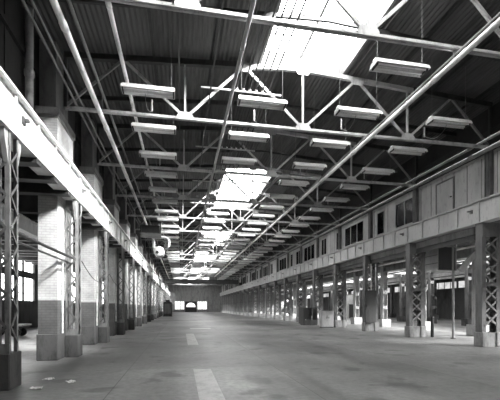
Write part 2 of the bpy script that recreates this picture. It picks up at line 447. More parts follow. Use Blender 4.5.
# ------------------------------------------------------------------ girders
def girder(name, label, x_face, sgn, mat):
    """sgn = -1: left girder, its face looks to +X; +1: right girder, face looks to -X"""
    root = thing(name, label, 'girder', (x_face, 60, 5.3))
    o = root.location
    bx = lambda mb, d0, d1, y0, y1, z0, z1: mb.box(min(x_face + sgn * d0, x_face + sgn * d1), max(x_face + sgn * d0, x_face + sgn * d1), y0, y1, z0, z1)
    mb = MB(o); bx(mb, .09, .12, YBACK, YEND, 5.34, 6.22); mb.build('web', mat, root)
    mb = MB(o); bx(mb, 0, .44, YBACK, YEND, 5.3, 5.34); mb.build('bottom_flange', mat, root)
    mb = MB(o); bx(mb, -.03, .44, YBACK, YEND, 6.22, 6.28); mb.build('top_flange', mat, root)
    y = YK(0) - 3.0 * BAY / 4
    for i in range(88):
        mb = MB(o); bx(mb, .025, .09, y - .022, y + .022, 5.34, 6.22); mb.build('stiffener', mat, root)
        y += BAY / 4
    for k in range(0, 14):
        y = YK(k) + .45
        mb = MB(o)
        bx(mb, .05, .09, y - .07, y + .07, 5.80, 5.96); bx(mb, -.12 if sgn > 0 else -.04, .05, y - .04, y + .04, 5.86, 5.92)
        mb.build('lug', M['grey_steel'], root)
    return root
girder('runway_girder', 'long white plate girder along the left columns', -3.4, -1, M['white_girder'])
girder('runway_girder', 'long grey plate girder below the upper windows on the right', 12.5, 1, M['grey_girder'])

# ------------------------------------------------------------------ left side: brick piers and lattice columns
def make_pier():
    o = Vector((-4.15, Y1, 0)); r = thing('brick_pier', '', 'pier', o, 'brick piers down the left side')
    MB(o).box(-4.44, XL, 12.63, 14.35, .84, 7.72).build('shaft', M['brick'], r)
    MB(o).box(-4.48, XL + .02, 12.59, 14.4, 0, .84).bevel(.02).build('base_block', M['concrete'], r)
    MB(o).box(-4.46, XL + .02, 12.6, 14.37, 7.72, 7.80).taper(-4.5, XL + .06, 12.55, 14.42, 7.80, 8.02, -.0).build('cap', M['mid_steel'], r)
    MB(o).box(-4.5, -4.0, 12.9, 14.2, 8.02, 10.35).build('upper_shaft', M['grey_steel'], r)
    MB(o).tube([(-3.83, 13.0, .84), (-3.83, 13.0, 3.3)], .03).build('drainpipe', M['pipe_white'], r)
    return r
def zigzag(mb, x0, x1, y, z0, z1, n, w=.055, th=.012, start=0):
    """one continuous single-lacing strip between two uprights"""
    zs = [z0 + (z1 - z0) * i / n for i in range(n + 1)]
    for i in range(n):
        a = (x0 if (i + start) % 2 == 0 else x1, y, zs[i]); b = (x1 if (i + start) % 2 == 0 else x0, y, zs[i + 1])
        mb.bar(a, b, th, w)
    return mb
def channel(mb, x0, x1, y0, y1, z0, z1, th=.025, open_left=True):
    """C-section upright: web across X plus two flanges"""
    if open_left: mb.box(x1 - th, x1, y0, y1, z0, z1)
    else: mb.box(x0, x0 + th, y0, y1, z0, z1)
    a, b = (x0, x1 - th) if open_left else (x0 + th, x1)
    mb.box(a, b, y0, y0 + th, z0, z1).box(a, b, y1 - th, y1, z0, z1)
    return mb
def make_left_column():
    o = Vector((-3.64, Y1 - .05, 0)); r = thing('lattice_column', '', 'column', o, 'lattice columns down the left side')
    ya, yb = 13.32, 13.74
    MB(o).box(-3.835, -3.42, 13.26, 13.86, 0, .75).bevel(.02).build('base_block', M['concrete'], r)
    for xa, xb in ((-3.825, -3.765), (-3.53, -3.44)):
        for yc, yd in ((ya, ya + .07), (yb - .07, yb)):
            m_ = MB(o)
            if xa < -3.7: m_.box(xa, xa + .014, yc, yd, .75, 5.3).box(xa + .014, xb, yc if yc == ya else yd - .014, yc + .014 if yc == ya else yd, .75, 5.3)
            else: m_.box(xb - .014, xb, yc, yd, .75, 5.3).box(xa, xb - .014, yc if yc == ya else yd - .014, yc + .014 if yc == ya else yd, .75, 5.3)
            m_.build('upright', M['column_steel'], r)
    mz = MB(o); nz = 12
    for i in range(nz):
        za, zb_ = .95 + 4.05 * i / nz, .95 + 4.05 * (i + 1) / nz
        p, q = (ya + .05, yb - .05) if i % 2 else (yb - .05, ya + .05)
        mz.bar((-3.432, p, za), (-3.432, q, zb_), .05, .012, (0, 0, 1))
    mz.build('lacing', M['grey_steel'], r)
    zigzag(MB(o), -3.785, -3.505, ya - .012, .95, 5.0, 12).build('lacing', M['grey_steel'], r)
    MB(o).box(-3.82, -3.44, ya - .02, ya, .75, .95).box(-3.82, -3.44, ya - .02, ya, 5.0, 5.3).build('tie_plate', M['column_steel'], r)
    for y0, sg in ((ya, -1), (yb, 1)):
        MB(o).prism([(y0, 4.6), (y0 + sg * .06, 4.78), (y0 + sg * .17, 5.12), (y0 + sg * .2, 5.3), (y0, 5.3)], -3.55, -3.46, 'X').build('knee_bracket', M['white_steel'], r)
    return r
pier, lcol = make_pier(), make_left_column()
for k in range(1, KMAX + 1):
    p = pier if k == 1 else copy_tree(pier); c = lcol if k == 1 else copy_tree(lcol)
    p.location.y = YK(k); c.location.y = YK(k) - .05
    if k <= 9:
        p['label'] = '%s white-topped brick pier under the left roof trusses' % nearest(k - 1)
        c['label'] = '%s complete white lattice column under the left girder' % nearest(k - 1)
    else:
        p['label'] = 'small far-off brick pier in the distant left colonnade'
        c['label'] = 'small far-off lattice column in the distant left colonnade'
c = copy_tree(lcol); c.location.y = YK(0) - .05
c['label'] = 'lattice column cut by the left edge, closest to the camera'

# left aisle: long white beam, pipes, dark joists
b = MB((-6, 40, 4.68)).box(-6.1, -6.0, 4, 70, 4.68, 5.16).box(-6.2, -5.9, 4, 70, 5.16, 5.2).box(-6.2, -5.9, 4, 70, 4.64, 4.68)
for k in range(1, 13): b.box(-6.09, -6.03, YK(k) - .04, YK(k) + .04, 5.2, ZA)
tag(b.build('runway_beam', M['white_girder']), 'white steel beam inside the left aisle behind the nearest pier', 'beam')
for z, rr, lab in ((3.36, .045, 'upper dark pipe reaching the nearest lattice column on the left'), (3.16, .03, 'thin lower pipe reaching the nearest lattice column on the left')):
    tag(MB((-3.62, 8, z)).tube([(-3.62, 3, z), (-3.62, 13.33, z)], rr).build('pipe', M['dark_steel']), lab, 'pipe')
for i in range(0, 24):
    y = 9.8 + i * 1.15 * 1.1
    if any(abs(y - YK(k)) < 1.1 for k in range(0, 9)): continue
    tag(MB((-7.9, y, 5.2)).box(-11.9, -3.9, y - .1, y + .1, 5.9, ZA).box(-11.9, -3.42, y - .16, y + .16, 5.18, 5.298).box(-11.9, -3.9, y - .03, y + .03, 5.29, 5.9).build('floor_joist', M['dark_steel']),
        'dark steel joist under the left aisle ceiling between the brick piers', 'joist', 'joists of the left aisle ceiling')

for k in range(1, 9):
    pts = []
    for i in range(9):
        t = i / 8; pts.append((-3.41, YK(k) + .05 + BAY * t, 3.3 - .55 * math.sin(math.pi * t) ** 1.0 * (0.8 + .2 * (k % 2))))
    tag(MB((-3.41, YK(k), 3.3)).tube(pts, .013, 6).build('hose', M['black']), 'sagging black hose strung along the left columns, %s span' % nearest(k - 1), 'hose', 'hose spans along the left columns')

tag(MB((-4.4, 11.9, 6.3)).tube([(-4.42, 11.9, 6.12), (-4.42, 11.9, 8.5), (-4.42, 11.9, 8.55), (-4.42, 11.9, 8.7), (-4.42, 11.9, 8.75), (-4.42, 11.9, 10.58)], [.11, .11, .14, .14, .11, .11], 16).build('downpipe', M['pipe_mid'], None, True), 'grey vertical downpipe on the dark upper wall at upper left', 'pipe')
# flat cart by the left windows
ct = thing('flat_cart', 'low flat cart with a pale top below the left aisle windows', 'cart', (-9.6, 23.2, 0))
o = ct.location
MB(o).box(-10.7, -8.7, 22.6, 23.8, .62, .72).bevel(.01).build('deck', M['pale_concrete'], ct)
MB(o).box(-10.6, -8.8, 22.7, 23.7, .50, .62).build('frame', M['dark_steel'], ct)
for x in (-10.35, -9.15):
    for y in (22.75, 23.6): MB(o).tube([(x, y - .06, .25), (x, y + .06, .25)], .25, 16).build('wheel', M['rubber'], ct)
MB(o).tube([(-10.35, 22.75, .25), (-10.35, 23.6, .25)], .04).tube([(-9.15, 22.75, .25), (-9.15, 23.6, .25)], .04).build('axle', M['dark_steel'], ct)
for x in (-10.35, -9.15): MB(o).box(x - .05, x + .05, 22.9, 23.4, .25, .5).build('axle_bracket', M['dark_steel'], ct)

# ------------------------------------------------------------------ right side: double-leg lattice columns
def make_right_column():
    o = Vector((13.05, Y1, 0)); r = thing('lattice_column', '', 'column', o, 'lattice columns down the right side')
    ya, yb = Y1 - .12, Y1 + .24
    for x0, x1 in ((12.56, 12.88), (13.28, 13.62)):
        MB(o).box(x0, x1, ya - .07, yb + .07, 0, .62).bevel(.02).build('base_block', M['base_concrete'], r)
    MB(o).box(12.885, 13.275, ya - .02, yb + .02, 0, .6).build('base_infill', M['base_concrete'], r)
    channel(MB(o), 12.60, 12.80, ya, yb, .62, 5.3, .03, False).build('upright', M['grey_steel'], r)
    channel(MB(o), 13.32, 13.58, ya, yb, .62, 5.3, .03, True).build('upright', M['grey_steel'], r)
    zigzag(MB(o), 12.74, 13.38, ya - .014, .9, 4.7, 7, .08).build('lacing', M['mid_steel'], r)
    zigzag(MB(o), 12.74, 13.38, ya + .02, .9, 4.7, 7, .08, start=1).build('lacing', M['mid_steel'], r)
    zigzag(MB(o), 12.74, 13.38, yb - .02, .9, 4.7, 7, .08).build('lacing', M['grey_steel'], r)
    MB(o).box(12.60, 13.58, ya - .03, ya - .005, 4.7, 5.3).build('head_plate', M['grey_steel'], r)
    MB(o).box(12.60, 13.58, ya - .03, ya - .005, 2.6, 2.75).build('tie_plate', M['grey_steel'], r)
    up = MB(o).box(12.98, 13.17, ya, ya + .03, 6.28, 8.5).box(12.98, 13.17, yb - .1, yb - .07, 6.28, 8.5).box(13.06, 13.09, ya + .03, yb - .1, 6.28, 8.5)
    up.build('upper_post', M['grey_steel'], r)
    MB(o).box(12.9, 13.19, ya - .1, yb, 8.5, 8.56).build('bearing_plate', M['grey_steel'], r)
    mb = MB(o)
    for i in range(14): mb.box(12.955, 12.98, ya + .12, ya + .16, 6.45 + i * .14, 6.49 + i * .14)
    mb.box(12.972, 12.98, ya + .1, ya + .18, 6.40, 8.4); mb.build('rivet_strip', M['grey_steel'], r)
    return r
rc = make_right_column()
for k in range(1, KMAX + 1):
    c = rc if k == 1 else copy_tree(rc)
    c.location.y = YK(k)
    if k == 1: c['label'] = 'grey lattice column at the right edge, closest to the camera'
    elif k <= 9: c['label'] = '%s grey double-leg lattice column in the row under the right girder' % nearest(k - 1)
    else: c['label'] = 'small far-off lattice column in the distant right colonnade'

# second and third rows of columns in the right aisle
def make_aisle_column(x, pale, group):
    o = Vector((x, Y1, 0)); r = thing('steel_column', '', 'column', o, group)
    MB(o).box(x - .42, x + .42, Y1 - .4, Y1 + .4, 0, .66).bevel(.02).build('base_block', M['pale_concrete'] if pale else M['concrete'], r)
    m = M['white_steel'] if pale else M['grey_steel']
    MB(o).box(x - .22, x - .19, Y1 - .2, Y1 + .2, .66, 5.5).box(x + .19, x + .22, Y1 - .2, Y1 + .2, .66, 5.5).box(x - .19, x + .19, Y1 - .015, Y1 + .015, .66, 5.5).build('shaft', m, r)
    for i in range(3):
        z = 1.5 + i * 1.3
        MB(o).box(x - .19, x + .19, Y1 - .21, Y1 - .19, z, z + .3).build('tie_plate', m, r)
    MB(o).box(x - .3, x + .3, Y1 - .25, Y1 + .25, 5.5, 5.55).build('cap_plate', m, r)
    return r
a2 = make_aisle_column(17.1, True, 'pale columns inside the right aisle')
for i, k in enumerate(range(2, 16)):
    c = a2 if i == 0 else copy_tree(a2); c.location.y = YK(k)
    c['label'] = '%s steel column on a whitened base, first row inside right aisle' % nearest(i) if i < 6 else 'far steel column on a whitened base inside the right aisle'
a3 = make_aisle_column(26.0 - .6, False, 'dark columns deep in the right aisle')
n = 0
for i, k in enumerate(range(4, 16)):
    c = a3 if i == 0 else copy_tree(a3); c.location = (25.4, YK(k), 0)
    c['label'] = '%s dark steel column in the second row inside right aisle' % nearest(i) if i < 5 else 'far dark steel column in the depths of the right aisle'
for i, k in enumerate(range(7, 16)):
    c = copy_tree(a3); c.location = (33.5, YK(k), 0)
    c['label'] = '%s dark steel column in the outermost row of right aisle' % nearest(i) if i < 4 else 'far dark steel column in the depths of the right aisle'
# cross beams carrying the aisle roof
def make_cross_beam():
    r = MB((25, Y1, 5.55)).box(13.7, 36.9, Y1 - .02, Y1 + .02, 5.6, 6.06).box(13.7, 36.9, Y1 - .14, Y1 + .14, 5.55, 5.6).box(13.7, 36.9, Y1 - .14, Y1 + .14, 6.06, 6.11)
    return r.build('cross_beam', M['mid_steel'])
cb = make_cross_beam()
for i, k in enumerate(range(1, 16)):
    c = cb if i == 0 else cb.copy()
    if i: COL.objects.link(c)
    c.location.y = YK(k)
    tag(c, '%s pale cross beam under the right aisle roof' % nearest(i) if i < 6 else 'far pale cross beam under the right aisle roof', 'beam', 'cross beams of the right aisle')
for i, (x, z, rr, mt) in enumerate(((15.7, 5.05, .09, 'pipe_white'), (19.6, 5.1, .12, 'pipe_white'), (21.5, 5.2, .07, 'pipe_grey'), (30.5, 5.1, .12, 'pipe_white'))):
    mb = MB((x, 40, z)).tube([(x, 14.2, z), (x, 86, z)], rr)
    for k in range(2, 15): mb.box(x - .02, x + .02, YK(k) - .02, YK(k) + .02, z + rr - .02, 5.57)
    tag(mb.build('pipe', M[mt]), ['thin pale pipe just inside the right columns', 'fat pale pipe along the right aisle beyond the whitened bases', 'grey pipe in the middle of the right aisle ceiling', 'fat pale pipe deep in the right aisle'][i], 'pipe')
for x, lab in ((17.1, 'long grey beam on top of the columns with whitened bases'), (25.4, 'long grey beam on top of the second aisle column row')):
    mb = MB((x, 45, 5.0)).box(x - .03, x + .03, 16, 92, 4.75, 5.2).box(x - .15, x + .15, 16, 92, 5.2, 5.24).box(x - .15, x + .15, 16, 92, 4.71, 4.75)
    tag(mb.build('aisle_beam', M['mid_steel']), lab, 'beam')
# rolled shutter housings between the right columns
for i, k in enumerate(range(1, 14)):
    y0, y1 = YK(k) + .75, YK(k + 1) - .0
    r = thing('shutter_housing', ('%s grey shutter housing slung between the right columns' % nearest(i)) if i < 7 else 'far shutter housing slung between the distant right columns', 'shutter', (13.15, (y0 + y1) / 2, 4.72), 'shutter housings under the right girder')
    o = r.location
    MB(o).box(12.98, 13.3, y0, y1, 4.98, 5.28).build('housing', M['mid_steel'], r)
    MB(o).box(13.02, 13.24, y0, y1, 4.86, 4.98).box(13.0, 13.1, y0, y1, 4.72, 4.86).build('guide_rail', M['dark_steel'], r)

# ------------------------------------------------------------------ right-hand objects
# boxy fan housing on the second column
fb = thing('fan_housing', 'boxy grey fan housing with black mouth hung beside the second right column', 'fan', (14.5, 18.6, 3.7))
o = fb.location
mb = MB(o).box(14.0, 14.05, 18.1, 19.3, 3.72, 5.1).box(15.15, 15.2, 18.1, 19.3, 3.72, 5.1).box(14.05, 15.15, 18.1, 19.3, 3.72, 3.77).box(14.05, 15.15, 18.1, 19.3, 5.05, 5.1).box(14.05, 15.15, 19.25, 19.3, 3.77, 5.05)
mb.build('casing', M['cabinet_pale'], fb)
for z in (4.15, 4.6): MB(o).box(13.98, 14.0, 18.1, 19.3, z - .02, z + .02).build('seam_strip', M['grey_steel'], fb)
MB(o).box(14.05, 15.15, 18.13, 18.16, 3.77, 5.05).build('fan_screen', M['black'], fb)
MB(o).box(14.03, 14.97, 18.5, 19.0, 5.1, 5.12).box(14.2, 14.26, 18.7, 18.76, 5.12, 6.12).box(14.74, 14.8, 18.7, 18.76, 5.12, 6.12).build('hanger', M['dark_steel'], fb)
ps = thing('pipe_post', 'thin pale standpipe rising from the floor below the fan housing', 'post', (14.4, 17.4, 0))
MB(ps.location).tube([(14.4, 17.4, 0.0), (14.4, 17.4, 6.12)], .06).build('shaft', M['mid_steel'], ps)
MB(ps.location).tube([(14.4, 17.4, 0), (14.4, 17.4, .05)], .14, 12).build('floor_flange', M['grey_steel'], ps)
tag(MB((15.6, 17.5, 3.6)).bar((15.25, 17.9, 3.75), (16.85, 17.9, 5.3), .12, .3).build('brace', M['wall_panel']), 'pale diagonal brace right of the black fan mouth', 'brace')
bo = thing('bollard', 'short dark bollard at the foot of the second right column', 'bollard', (14.05, 18.6, 0))
MB(bo.location).tube([(14.05, 18.6, 0), (14.05, 18.6, 1.1)], .09, 12).build('shaft', M['dark_steel'], bo)
MB(bo.location).tube([(14.05, 18.6, 1.1), (14.05, 18.6, 1.15), (14.05, 18.6, 1.18)], [.09, .07, .02], 12).build('rounded_top', M['dark_steel'], bo)
# grey electrical cabinet on the third column
y3 = YK(3) - .2
ec = thing('metal_cabinet', 'tall flat grey cabinet fixed to the third right column', 'cabinet', (13.05, y3, .62))
o = ec.location
MB(o).box(12.42, 13.24, y3 - .25, y3 + .03, .64, 2.85).bevel(.008).build('body', M['cabinet_grey'], ec)
d = MB(o).box(12.45, 13.21, y3 - .27, y3 - .25, .68, 2.81).build('door', M['cabinet_grey'], ec)
MB(o).box(12.50, 12.53, y3 - .31, y3 - .27, 1.7, 1.85).build('handle', M['black'], d)
MB(o).tube([(12.95, y3 - .1, 2.85), (12.95, y3 - .1, 4.7)], .03).tube([(13.3, y3 - .1, 2.85), (13.3, y3 - .1, 4.7)], .03).build('conduit', M['pipe_white'], ec)
# low pale cabinet and dark bin
lc = thing('low_cabinet', 'low pale cabinet standing beside the dark bin on the right', 'cabinet', (11.8, 28.7, 0))
o = lc.location
MB(o).box(11.3, 12.35, 28.4, 29.0, .06, 1.33).bevel(.01).build('body', M['cabinet_pale'], lc)
MB(o).box(11.27, 12.38, 28.36, 29.0, 1.33, 1.38).build('top', M['cabinet_pale'], lc)
for x0, x1 in ((11.34, 11.81), (11.85, 12.31)):
    d = MB(o).box(x0, x1, 28.375, 28.4, .1, 1.28).build('door', M['cabinet_pale'], lc)
    MB(o).box(x1 - .08 if x0 < 11.5 else x0 + .05, x1 - .05 if x0 < 11.5 else x0 + .08, 28.35, 28.375, .75, .9).build('handle', M['black'], d)
MB(o).box(11.34, 12.31, 28.43, 28.97, 0, .06).build('plinth', M['dark_steel'], lc)
bn = thing('steel_bin', 'dark open-fronted steel bin with white rubbish beyond the low pale cabinet', 'bin', (12.0, 33.3, 0))
o = bn.location
MB(o).box(11.2, 11.26, 32.6, 34.1, .1, 1.65).build('side_panel', M['dark_steel'], bn)
MB(o).box(12.5, 12.56, 32.6, 33.6, .1, 1.65).build('side_panel', M['dark_steel'], bn)
MB(o).box(11.26, 12.5, 34.04, 34.1, .1, 1.65).build('back_panel', M['dark_steel'], bn)
MB(o).box(11.2, 12.56, 32.6, 33.6, 0, .1).build('bottom', M['dark_steel'], bn)
MB(o).box(11.26, 12.5, 32.6, 32.64, .1, .5).build('front_panel', M['dark_steel'], bn)
MB(o).box(11.26, 12.5, 32.6, 32.66, 1.55, 1.65).build('front_rail', M['dark_steel'], bn)
def lump(name, c, r, mat, label, cat, group=None, seed=1, squash=.8):
    mb = MB(c); bmesh.ops.create_icosphere(mb.bm, subdivisions=2, radius=r)
    rnd = random.Random(seed)
    for v in mb.bm.verts:
        v.co *= 1 + rnd.uniform(-.22, .22); v.co.z *= squash
    return tag(mb.build(name, mat), label, cat, group)
for i, (x, y, rr) in enumerate(((11.65, 32.95, .26), (12.15, 33.0, .22))):
    lump('rubbish_bag', (x, y, .1 + rr * .72), rr, M['paper'], ['white rubbish bag on the left inside the dark bin', 'smaller white rubbish bag on the right inside the dark bin'][i], 'bag', seed=3 + i)
# pale site booths far back in the right aisle
for x0, x1, y0, h, lab in ((24.6, 27.0, 51.5, 3.5, 'pale booth deep in the right aisle, left of the grey cabinet'), (26.9, 28.4, 47.5, 3.2, 'smaller pale booth deep in the right aisle, right of the grey cabinet')):
    bt = thing('booth', lab, 'booth', ((x0 + x1) / 2, y0, 0)); o = bt.location
    MB(o).box(x0, x1, y0, y0 + 2, 0, h).build('shell', M['enamel'], bt)
    MB(o).box(x0 - .08, x1 + .08, y0 - .08, y0 + 2.08, h, h + .1).build('roof', M['mid_steel'], bt)
    d = MB(o).box(x0 + .25, x0 + 1.1, y0 - .04, y0, 0, 2.1).build('door', M['cabinet_grey'], bt)
    MB(o).box(x0 + .95, x0 + 1.02, y0 - .08, y0 - .04, 1.0, 1.1).build('handle', M['black'], d)
# dark machine cabinet far left
mc = thing('machine_cabinet', 'dark machine cabinet standing far off by the left columns', 'cabinet', (-2.3, 68, 0)); o = mc.location
MB(o).box(-3.1, -1.6, 67.4, 69, .1, 2.6).bevel(.03).build('body', M['dark_steel'], mc)
MB(o).box(-3.15, -1.55, 67.35, 69.05, 0, .1).build('plinth', M['black'], mc)
MB(o).box(-2.9, -1.8, 67.36, 67.4, .5, 2.3).build('door', M['grey_steel'], mc)
MB(o).box(-2.7, -2.0, 67.6, 68.6, 2.6, 3.0).build('vent_hood', M['dark_steel'], mc)

# ------------------------------------------------------------------ roof trusses
BN = [-3.95, .15, 4.65, 9.15, 13.2]           # bottom panel points
TN = [-2.0, 2.35, 6.9, 11.2]                  # top panel points
def ztop(x): return 10.93 - 0.065 * abs(x - RIDGE)
def make_truss():
    y = YK(1); o = Vector((RIDGE, y, ZCH - .1)); r = thing('roof_truss', '', 'truss', o, 'roof trusses')
    wm = M['white_steel']
    x0, x1 = BN[0], 13.16
    MB(o).box(x0, x1, y - .07, y - .01, ZCH - .075, ZCH - .055).box(x0, x1, y + .01, y + .07, ZCH - .08, ZCH - .055).box(x0, x1, y - .03, y + .03, ZCH - .055, ZCH + .035).build('bottom_chord', wm, r)
    for xa, xb in ((2.1, RIDGE), (RIDGE, 9.4)):
        MB(o).bar((xa, y, ztop(xa)), (xb, y, ztop(xb)), .13, .16).build('top_chord', wm, r)
    for xa, xb in ((-3.95, 2.1), (9.4, 13.16)):  # outer chords dark: shade away from the skylight put into their colour
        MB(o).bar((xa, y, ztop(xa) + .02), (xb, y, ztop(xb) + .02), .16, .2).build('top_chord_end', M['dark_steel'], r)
    for x in BN[1:-1]: MB(o).bar((x, y, ZCH), (x, y, ztop(x)), .07, .07).build('post', wm, r)
    MB(o).bar((-3.92, y, ZCH), (-3.92, y, ztop(-3.9)), .1, .1).build('end_post', M['dark_steel'], r)  # end posts dark for the same painted-in shade
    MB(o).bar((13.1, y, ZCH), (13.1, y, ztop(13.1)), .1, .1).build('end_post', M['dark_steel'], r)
    for i, t in enumerate(TN):
        for bx in (BN[i], BN[i + 1]):
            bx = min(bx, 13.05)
            MB(o).bar((bx, y, ZCH), (t, y, ztop(t)), .07, .09).build('diagonal', M['mid_steel'] if bx in (BN[0], 13.05) else wm, r)  # end diagonals greyer, their shade set by colour
    for x in BN[1:-1]:
        MB(o).prism([(x - .3, ZCH + .05), (x - .2, ZCH + .2), (x + .2, ZCH + .2), (x + .3, ZCH + .05), (x + .3, ZCH - .05), (x - .3, ZCH - .05)], y - .065, y - .05).build('gusset', wm, r)
    for x in TN[1:3] + [RIDGE]:
        z = ztop(x)
        MB(o).prism([(x - .36, z), (x - .2, z - .24), (x + .2, z - .24), (x + .36, z), (x + .3, z + .06), (x - .3, z + .06)], y - .075, y - .06).build('gusset', wm, r)
    return r
tr = make_truss()
for k in range(0, KMAX + 1):
    t = tr if k == 1 else copy_tree(tr)
    t.location.y = YK(k)
    if k == 0: t['label'] = 'roof truss cut by the top edge, in front of the nearest skylight'
    elif k <= 8: t['label'] = '%s complete white roof truss across the hall' % nearest(k - 1)
    else: t['label'] = 'small far-off roof truss in the distant crowd of trusses'
# purlins
for i, x in enumerate((-3.2, -.95, 1.2, 2.72, 6.68, 8.2, 10.3, 12.4)):
    zt = zroof(x) - .03
    z0 = ztop(x) + .075
    mb = MB((x, 60, z0)).box(x - .05, x + .05, YBACK, YEND, z0, z0 + .02).box(x - .012, x + .012, YBACK, YEND, z0 + .02, zt)
    tag(mb.build('purlin', M['dark_steel']), 'dark roof purlin, %s from the left wall' % ORD[i], 'purlin', 'roof purlins')
# cross rafters (dark) carrying the sheets halfway between trusses
for k in range(0, 12):
    y = YK(k) + BAY / 2
    mb = MB((RIDGE, y, 10.3))
    for s, xe in ((-1, -4.5), (1, 13.55)):
        xi = SX0 - .1 if s < 0 else SX1 + .1
        mb.bar((xe, y, ztop(xe) - .02), (xi, y, ztop(xi) - .02), .08, .17)
    if (k + 1) % 4 in (0, 1): pass
    mb.bar((SX0 - .12, y, ztop(SX0) - .02), (RIDGE, y, ztop(RIDGE) - .02), .08, .1).bar((RIDGE, y, ztop(RIDGE) - .02), (SX1 + .12, y, ztop(SX1) - .02), .08, .1)
    tag(mb.build('rafter', M['dark_steel']), ('%s dark rafter between two roof trusses' % nearest(k)) if k < 7 else 'far dark rafter between two distant roof trusses', 'rafter', 'rafters between the trusses')

# ------------------------------------------------------------------ longitudinal pipes and cables
def hung_pipe(x, z, rr, y0, y1, mat, label, cat='pipe', hang=True):
    r = thing('pipe' if cat == 'pipe' else cat, label, cat, (x, (y0 + y1) / 2, z)); o = r.location
    MB(o).tube([(x, y0, z), (x, y1, z)], rr, 12).build('run', mat, r, True)
    for k in range(0, 12):
        y = YK(k) + .12
        if y > y1: break
        if rr > .05: MB(o).tube([(x, y + .5, z), (x, y + .72, z)], rr * 1.16, 12).build('coupling', mat, r, True)
        if hang: MB(o).bar((x, YK(k), z), (x, YK(k), ZCH), .03, .03).build('hanger', M['grey_steel'], r)
    return r
hung_pipe(-2.72, 8.35, .08, -2, 100, M['pipe_white'], 'fat white pipe along the left side below the trusses')
hung_pipe(-1.72, 9.02, .062, -2, 100, M['pipe_white'], 'white pipe above the leftmost row of light fixtures')
hung_pipe(7.15, 8.22, .075, -2, 100, M['pipe_white'], 'long pale pipe crossing the upper right of the roof')
hung_pipe(7.20, 8.44, .03, -2, 100, M['pipe_grey'], 'thin conduit just above the long pale pipe on the right', 'conduit')
hung_pipe(1.57, 8.42, .055, -2, 100, M['pipe_mid'], 'grey pipe between the two left rows of light fixtures')
hung_pipe(-2.72, 9.25, .05, -2, 100, M['pipe_grey'], 'dim grey pipe above the fat white pipe on the left')
hung_pipe(-3.56, 8.72, .035, -2, 100, M['pipe_grey'], 'thin conduit closest to the left brick piers', 'conduit', False)
hung_pipe(-3.38, 8.76, .03, -2, 100, M['pipe_grey'], 'thin conduit second from the left brick piers', 'conduit', False)
hung_pipe(12.85, 8.42, .09, -2, 110, M['mid_steel'], 'pale pipe along the top of the right upper wall')
hung_pipe(12.72, 8.78, .06, -2, 110, M['pipe_grey'], 'grey pipe just above the right upper wall')
for i, (x, z) in enumerate(((2.04, 9.86), (2.30, 9.86), (2.54, 9.86), (2.78, 9.86), (3.02, 9.86), (3.26, 9.86))):
    tag(MB((x, 20, z)).tube([(x, -2, z), (x, 60, z)], .026, 6).build('cable', M['cable']), '%s from the left of six black cables before the skylight' % ORD[i], 'cable', 'six cables below the ridge')
for x, z, lab in ((1.03, 9.4, 'thin cable just left of the six black cables'), (-.06, 9.3, 'lone thin cable left of the grey pipe, high up')):
    tag(MB((x, 20, z)).tube([(x, -2, z), (x, 60, z)], .026, 6).build('cable', M['cable']), lab, 'cable')
for k in range(1, 6):
    y = YK(k)
    r = thing('cable_rack', ('cable rack with white insulators on the %s complete truss' % nearest(k - 1)), 'rack', (2.6, y, 9.78), 'cable racks on the trusses'); o = r.location
    MB(o).box(.72, 3.75, y - .13, y - .07, 9.74, 9.79).build('rail', M['white_steel'], r)
    for x in (2.04, 2.30, 2.54, 2.78, 3.02, 3.26):
        MB(o).tube([(x, y - .1, 9.79), (x, y - .1, 9.82), (x, y - .1, 9.84), (x, y - .1, 9.88)], [.035, .05, .03, .045], 8).build('insulator', M['ceramic'], r)

# ------------------------------------------------------------------ fluorescent fixtures
def make_fixture(x, y, z, L=1.66):
    o = Vector((x, y, z)); r = thing('light_fixture', '', 'light fixture', o)
    x0, x1 = x - L / 2, x + L / 2
    h = z
    # housing (spine) above, flared reflector below it, tubes, end plates, hangers
    MB(o).box(x0 + .02, x1 - .02, y - .07, y + .07, h + .075, h + .15).build('housing', M['enamel'], r)
    ref = [(y - .16, h + .075), (y - .23, h - .06), (y - .22, h - .06), (y - .15, h + .062), (y + .15, h + .062), (y + .22, h - .06), (y + .23, h - .06), (y + .16, h + .075)]
    MB(o).prism(ref, x0 + .012, x1 - .012, 'X').build('reflector', M['enamel'], r)
    for dy in (-.1, .1):
        MB(o).tube([(x0 + .06, y + dy, h - .045), (x1 - .06, y + dy, h - .045)], .024, 10).build('tube', M['tube'], r, True)
    for xa, xb in ((x0, x0 + .012), (x1 - .012, x1)):
        MB(o).prism([(y - .16, h + .075), (y - .23, h - .06), (y + .23, h - .06), (y + .16, h + .075)], xa, xb, 'X').build('end_plate', M['enamel_dull'], r)
    for xa in (x0 + .03, x1 - .07):
        MB(o).box(xa, xa + .04, y - .15, y + .15, h - .09, h - .03).build('lamp_holder', M['dark_steel'], r)
    MB(o).box(x0 + .03, x1 - .03, y - .035, y + .035, h + .0, h + .062).build('ballast_cover', M['enamel_dull'], r)
    for xa in (x0 + .12, x1 - .12):
        MB(o).tube([(xa, y, h + .15), (xa, y, zroof(xa) - .02)], .007, 5).build('hanger', M['grey_steel'], r)
    return r
ROWX = [-1.02, 2.70, 6.2, 9.85]
ROWN = ['the leftmost row', 'the second row from the left', 'the third row from the left', 'the row nearest the right wall']
DY = BAY / 2; YF = 12.12; ZF = 8.60
